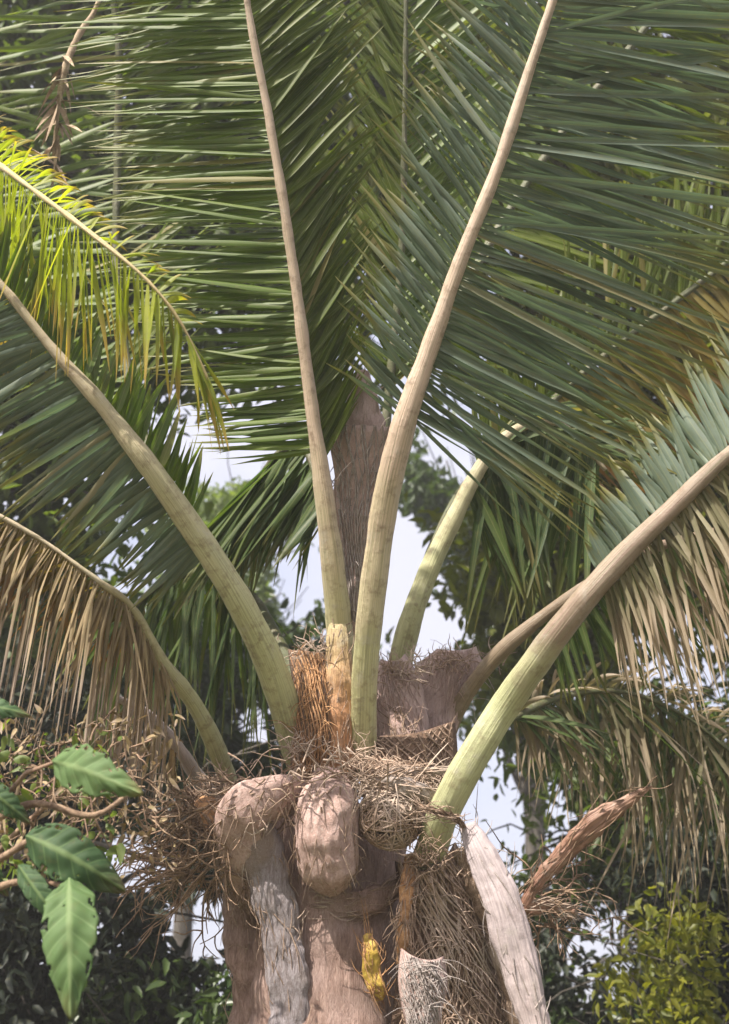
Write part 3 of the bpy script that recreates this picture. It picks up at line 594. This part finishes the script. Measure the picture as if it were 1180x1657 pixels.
# ================================================================== trees
GAPS = [(370, 720, 95, 70, 1), (480, 935, 45, 75, 1), (650, 915, 62, 85, 1), (705, 1020, 50, 45, 1), (765, 725, 90, 62, 1), (412, 1165, 36, 40, 1), (320, 1492, 66, 62, 1),
        (205, 1395, 80, 55, 1), (845, 1330, 115, 95, .9), (965, 1545, 75, 85, .92), (1085, 1090, 85, 100, .8), (215, 905, 60, 60, .7), (920, 1130, 35, 35, .8),
        (620, 880, 60, 60, 1), (230, 970, 40, 40, .7), (810, 770, 60, 40, .9)]
def in_gap(p):
    q = p - np.array(C0); z = q @ np.array(CF); x = 590 + FPX * (q @ np.array(CR)) / z; y = 828.5 - FPX * (q @ np.array(CU)) / z
    k = np.zeros(len(p), bool)
    for gx, gy, a, b, s in GAPS:
        d2 = ((x - gx) / a) ** 2 + ((y - gy) / b) ** 2
        k |= (d2 + rng.normal(0, .25, len(p)) < 1) & (rng.random(len(p)) < s)
    return k

def leaves_mesh(name, cents, n_each, rad, size, mat, parent, aspect=.42, gap=True):
    """cloud of leaf-shaped faces gathered in clumps"""
    pos = []
    for c, r, n in zip(cents, rad, n_each):
        d = rng.normal(0, 1, (n, 3)); d /= np.linalg.norm(d, axis=1)[:, None]
        rr_ = r * rng.random(n)[:, None] ** .45 * (1 + .35 * np.sin(d[:, :1] * 5 + c[0] * 3) * np.cos(d[:, 2:3] * 4 + c[1]))
        pos.append(np.array(c) + d * rr_ * np.array([1, 1, .75]))
    pos = np.concatenate(pos)
    if gap: pos = pos[~in_gap(pos)]
    n = len(pos)
    ax = rng.normal(0, 1, (n, 3)); ax[:, 2] -= .7; ax /= np.linalg.norm(ax, axis=1)[:, None]
    up = rng.normal(0, .6, (n, 3)); up[:, 2] += .8; sdv = np.cross(ax, up); sdv /= np.linalg.norm(sdv, axis=1)[:, None] + 1e-9; nn = np.cross(sdv, ax)
    L = size * rng.uniform(.6, 1.25, n)[:, None]; W = L * aspect
    v = np.stack([pos, pos + ax * L * .3 - sdv * W * .5 + nn * W * .15, pos + ax * L * .68 - sdv * W * .36 + nn * W * .1, pos + ax * L - nn * L * .12,
                  pos + ax * L * .68 + sdv * W * .36 + nn * W * .1, pos + ax * L * .3 + sdv * W * .5 + nn * W * .15], 1).reshape(-1, 3)
    i0 = np.arange(n) * 6
    f = np.concatenate([np.stack([i0, i0 + 1, i0 + 2, i0 + 3], 1), np.stack([i0, i0 + 3, i0 + 4, i0 + 5], 1)])
    me = bpy.data.meshes.new(name); me.vertices.add(len(v)); me.vertices.foreach_set('co', v.astype(np.float32).ravel())
    me.loops.add(f.size); me.loops.foreach_set('vertex_index', f.astype(np.int32).ravel())
    me.polygons.add(len(f)); me.polygons.foreach_set('loop_start', (np.arange(len(f)) * 4).astype(np.int32)); me.polygons.foreach_set('loop_total', np.full(len(f), 4, np.int32))
    me.update(calc_edges=True)
    c = np.ones((n, 6, 4), np.float32); c[:, :, 0] = rng.random(n)[:, None]; c[:, :, 1] = np.array([0, .3, .68, 1, .68, .3]); c[:, :, 2] = np.array([0, 1, 1, 0, 1, 1])
    a = me.attributes.new('lc', 'FLOAT_COLOR', 'POINT'); a.data.foreach_set('color', c.ravel())
    me.materials.append(mat); o = bpy.data.objects.new(name, me); col.objects.link(o)
    if parent is not None:
        o.parent = parent; o.matrix_parent_inverse = parent.matrix_basis.inverted()
    return o

def tree(label, base, top, boxes, nclump, nleaf, size, mat, r0=.22, crad=(.5, .9), group=None, cat='tree', name='broadleaf_tree', gap=True, aspect=.42, limbs=14):
    """boxes: (px0,px1,py0,py1,d0,d1) volumes that the crown fills; trunk from base (x,y) up to top (Vector)"""
    root = empty(name, (base[0], base[1], 0)); tag(root, label, cat, group); bpy.context.view_layer.update()
    cents = []
    for bx in boxes:
        for k in range(int(nclump * (bx[6] if len(bx) > 6 else 1))):
            cents.append(P(random.uniform(bx[0], bx[1]), random.uniform(bx[2], bx[3]), random.uniform(bx[4], bx[5])))
    cents = [c for c in cents if c.z > .3]
    rad = [random.uniform(*crad) for _ in cents]; ne = [int(nleaf * (r / crad[1]) ** 2) for r in rad]
    mb = MB(); b = Vector((base[0], base[1], -.1))
    mid = b.lerp(top, .5) + Vector((random.gauss(0, .15), random.gauss(0, .15), 0))
    tube(mb, [b, mid, top], [r0 * 1.25, r0, r0 * .6], n=40, sides=14, nz=r0 * .12, nf=4, ax=Vector((0, 1, 0)))
    mb.build('trunk', M['bark_bg'], root)
    pick = random.sample(cents, min(limbs, len(cents))); mb = MB()
    for c in pick:
        s = b.lerp(top, random.uniform(.55, 1)) if (c.z > top.z * .6) else b.lerp(top, random.uniform(.2, .6))
        m_ = s.lerp(c, .5) + Vector((random.gauss(0, .1), random.gauss(0, .1), .12 * (c - s).length))
        tube(mb, [s, m_, c], [r0 * .38, r0 * .22, r0 * .06], n=18, sides=7, nz=.01, nf=6)
        for j in range(5):
            e = c + Vector((random.gauss(0, .5), random.gauss(0, .5), random.gauss(0, .4))); strand(mb, [m_.lerp(c, .6), m_.lerp(e, .7) + Vector((0, 0, .05)), e], r0 * .08, .005, n=8)
    mb.build('limb', M['bark_bg'], root)
    leaves_mesh('crown', [tuple(c) for c in cents], ne, rad, size, M[mat], root, gap=gap, aspect=aspect)
    return root

def gp(px, py, d):
    q = P(px, py, d); return (q.x, q.y)
BG = 'trees behind the palm'
tree('large olive tree filling the upper left behind the fronds', gp(-420, 900, 8), P(-380, 250, 8.2), [(-300, 520, -250, 620, 7.2, 9.0), (100, 700, -250, 520, 8.0, 9.5, .6), (-200, 230, 560, 980, 7.6, 8.6, .3)], 95, 380, .15, 'bl_mid', r0=.25, group=BG, limbs=22)
tree('tall olive green tree filling the upper right behind the fronds', gp(1650, 900, 8), P(1560, 250, 8.4), [(620, 1450, -250, 620, 7.4, 9.4), (900, 1450, 500, 900, 7.8, 9, .35), (790, 1300, 700, 1080, 7.8, 9, .3)], 100, 380, .15, 'bl_olive', r0=.25, group=BG, limbs=22)
tree('leafy tree in the bottom left corner with shade painted into its leaf colour', gp(-160, 1500, 6.4), P(-120, 1300, 6.3), [(-250, 330, 1420, 1950, 5.8, 6.8), (-250, 120, 1150, 1500, 6.2, 7.0, .4)], 70, 520, .10, 'bl_shade', r0=.12, crad=(.3, .5), group=BG)
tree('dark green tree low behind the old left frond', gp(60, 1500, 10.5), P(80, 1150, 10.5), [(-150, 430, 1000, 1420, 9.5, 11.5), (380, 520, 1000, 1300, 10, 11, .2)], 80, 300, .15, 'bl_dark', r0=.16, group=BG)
tree('dark tree right of the trunk with small olive leaves', gp(1090, 1500, 8.2), P(1080, 1200, 8.4), [(860, 1350, 1150, 1750, 7.6, 9.2)], 85, 520, .11, 'bl_mid', r0=.15, crad=(.4, .7), group=BG)
tree('tree in the bottom right corner with shade painted into its leaf colour', gp(1350, 1500, 6.8), P(1330, 1400, 6.8), [(1110, 1450, 1330, 1950, 6.2, 7.0), (900, 1200, 1500, 1900, 6.8, 7.4, .5)], 55, 520, .10, 'bl_shade', r0=.10, crad=(.3, .45), group=BG)
tree('light green tree far off in the gap left of the crown', gp(340, 1500, 16), P(345, 1020, 16), [(250, 480, 800, 1050, 15, 17)], 34, 300, .16, 'bl_light', r0=.14, crad=(.5, .8), group=BG)
tree('dark crowned tree far off in the gap right of the crown', gp(860, 1500, 15), P(850, 1060, 15), [(660, 760, 730, 830, 14, 15, .3), (780, 1000, 780, 1180, 14, 16)], 40, 420, .18, 'bl_dark', r0=.16, crad=(.5, .9), group=BG)
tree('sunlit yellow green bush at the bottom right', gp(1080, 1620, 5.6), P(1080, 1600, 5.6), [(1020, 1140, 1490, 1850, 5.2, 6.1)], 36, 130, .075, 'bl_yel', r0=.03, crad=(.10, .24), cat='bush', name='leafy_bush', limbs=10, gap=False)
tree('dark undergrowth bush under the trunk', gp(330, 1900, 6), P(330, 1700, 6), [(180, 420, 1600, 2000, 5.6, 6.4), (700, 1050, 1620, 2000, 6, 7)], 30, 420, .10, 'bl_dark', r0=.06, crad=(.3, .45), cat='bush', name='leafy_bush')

# ================================================================== large-leaved shrub, lower left, near
def big_leaf(parent, base, tip, wpx, d0, d1, mat, label, bend=.15, tiltv=.5, lobes=0, w2=None):
    a = P(base[0], base[1], d0); b = P(tip[0], tip[1], d1); ax = b - a; L = ax.length; ax.normalize()
    sdv = ax.cross(CF).normalized(); nn = sdv.cross(ax); sdv = (sdv * math.cos(tiltv) + nn * math.sin(tiltv)).normalized(); nn = sdv.cross(ax)
    W = px2m(wpx, d0) / 2 / math.cos(tiltv); mb = MB(); K, J = 60, 12; var = random.random()
    for k in range(K + 1):
        s = k / K; q = a + ax * (L * s) + nn * (-bend * L * math.sin(s * math.pi)) + Vector((0, 0, -.12 * L * s * s))
        pr = math.sin(math.pi * min(1, s ** .8)) ** .7 * (1 - .25 * s) if 0 < s < 1 else 0.02
        pr *= 1 + .16 * noise.noise(Vector((s * 9, var * 9, 1)))
        if lobes: pr *= 1 - .3 * abs(math.sin(s * math.pi * lobes)) ** 3
        for j in range(-J, J + 1):
            u = j / J
            mb.v.append(q + sdv * (u * W * pr) + nn * (.22 * W * abs(u) + .05 * W * math.sin(s * 44 - abs(u) * 7) * (1 - abs(u) ** 3) * abs(u) ** .5 + .10 * W * noise.noise(Vector((s * 5 + var * 20, u * 1.5, 0))))); mb.c.append((var, s, abs(u)))
    n = 2 * J + 1; hs = random.random() * 40
    for k in range(K):
        for j in range(n - 1):
            i = k * n + j; u = (j + .5) / J - 1
            if 2 < k < K - 1 and abs(u) > .15 and noise.noise(Vector((k * .24 + hs, j * .4, hs))) > (.62 if abs(u) < .75 else .30): continue
            mb.f.append((i, i + 1, i + n + 1, i + n))
    o = mb.build('leaf', M[mat], parent, label=label); m_ = o.modifiers.new('s', 'SOLIDIFY'); m_.thickness = .0012
    return o
sb = P(-60, 1500, 2.5)
shrub = empty('leafy_shrub', (sb.x, sb.y, 0)); tag(shrub, 'near shrub at the lower left with large fresh green leaves', 'shrub'); bpy.context.view_layer.update()
mb = MB()
b0 = Vector((sb.x, sb.y, -.05))
for pts in ([b0, P(-80, 1500, 2.6), P(-20, 1330, 2.55), P(60, 1235, 2.5), P(92, 1232, 2.45)], [P(-60, 1420, 2.6), P(0, 1390, 2.5), P(45, 1362, 2.4)],
            [P(-20, 1330, 2.55), P(60, 1300, 2.52), P(150, 1320, 2.5), P(215, 1280, 2.55)], [P(-80, 1500, 2.6), P(-10, 1440, 2.5), P(60, 1425, 2.4), P(118, 1440, 2.35)]):
    tube(mb, pts, [.012, .009, .007, .005, .003][:len(pts)], n=24, sides=7, nz=.002, nf=20)
mb.build('stem', M['twig'], shrub)
big_leaf(shrub, (85, 1232), (230, 1262), 76, 2.45, 2.35, 'big', 'bright oval leaf catching the light', tiltv=.35)
big_leaf(shrub, (42, 1352), (205, 1420), 84, 2.4, 2.4, 'big_d', 'deep green leaf spreading to the right', tiltv=.4)
big_leaf(shrub, (112, 1420), (118, 1620), 90, 2.35, 2.2, 'big', 'leaf hanging straight down', tiltv=.3)
big_leaf(shrub, (30, 1400), (110, 1490), 40, 2.4, 2.35, 'big_d', None, tiltv=.3)
for (b_, t_, w_) in (((-30, 1270), (50, 1320), 40), ((-40, 1380), (14, 1440), 34), ((-60, 1150), (50, 1145), 34)):
    big_leaf(shrub, b_, t_, w_, 2.5, 2.5, 'big_d', None, tiltv=random.uniform(.2, .7))
# reddish twiggy dry bush behind it
tb = P(-200, 1700, 3.0)
dbush = empty('dead_bush', (tb.x, tb.y, 0)); tag(dbush, 'dead twiggy bush tangled behind the large fresh green leaves', 'bush'); bpy.context.view_layer.update()
mb = MB()
for k in range(75): spray(mb, P(random.uniform(-20, 250), random.uniform(1195, 1350), random.uniform(2.75, 3.1)), random.uniform(0, 360), px2m(random.uniform(40, 130), 3), .0036, .5)
strand(mb, [P(-200, 1700, 3.0), P(-60, 1450, 2.95), P(80, 1300, 2.95), P(200, 1240, 2.95)], .011, .005, n=30, sides=7)
strand(mb, [Vector((tb.x, tb.y, -.05)), P(-200, 1700, 3.0)], .015, .011, n=6, sides=7)
mb.build('stem', M['twig'], dbush)
mb = MB(); scraps(mb, 420, -30, 290, 1150, 1420, 2.75, 3.2, 9, 30); mb.build('dry_leaves', M['lf_dry'], dbush)
mb = MB(); scraps(mb, 260, -30, 200, 1180, 1420, 2.75, 3.2, 10, 34, .5); mb.build('green_leaves', M['bl_light'], dbush)

# ================================================================== dry vine hanging, top left
mb = MB()
vp = [P(175, -120, 4.2), P(160, 0, 4.2), P(125, 62, 4.15), P(103, 120, 4.1), P(92, 200, 4.1), P(88, 250, 4.1), P(98, 290, 4.1)]
tube(mb, vp, [.010, .009, .012, .013, .008, .006, .003], n=50, sides=7, nz=.004, nf=30)
for k in range(34):
    y = random.uniform(80, 285); x = 100 - (y - 120) * .06; a = P(x, y, 4.1); an = random.gauss(-90, 45); l = px2m(random.uniform(20, 75), 4.1)
    d = CR * math.cos(R_(an)) + CU * math.sin(R_(an)) + CF * random.gauss(0, .4)
    leaflet(mb, a, d, l, .02, CR.lerp(CF, random.random()).normalized(), .3, curl=random.gauss(0, 2), K=6)
tag(mb.build('dry_vine', M['twig_s']), 'dry straw coloured vine hanging in the top left corner', 'vine')

# ================================================================== thin air volume added to veil the view and lift the blacks
hm = bpy.data.materials.new('haze_veil'); hm.use_nodes = True; hn = hm.node_tree; hn.nodes.clear()
ho = hn.nodes.new('ShaderNodeOutputMaterial'); hv = hn.nodes.new('ShaderNodeVolumePrincipled'); hn.links.new(hv.outputs[0], ho.inputs['Volume'])
hv.inputs['Density'].default_value = .005; hv.inputs['Color'].default_value = (.93, .93, .93, 1); hv.inputs['Anisotropy'].default_value = .2
bpy.context.view_layer.update()
mb = MB(); x0, x1, y0, y1, z0, z1 = -1700, 1700, -1700, 1700, -1.5, max(max((o.matrix_world @ Vector(c)).z for c in o.bound_box) for o in col.objects if o.type == 'MESH') + .5
print('haze top', z1)
mb.v = [Vector(q) for q in ((x0, y0, z0), (x1, y0, z0), (x1, y1, z0), (x0, y1, z0), (x0, y0, z1), (x1, y0, z1), (x1, y1, z1), (x0, y1, z1))]
mb.f = [(3, 2, 1, 0), (4, 5, 6, 7), (0, 1, 5, 4), (1, 2, 6, 5), (2, 3, 7, 6), (3, 0, 4, 7)]
tag(mb.build('added_haze', hm, smooth=False), kind='stuff')
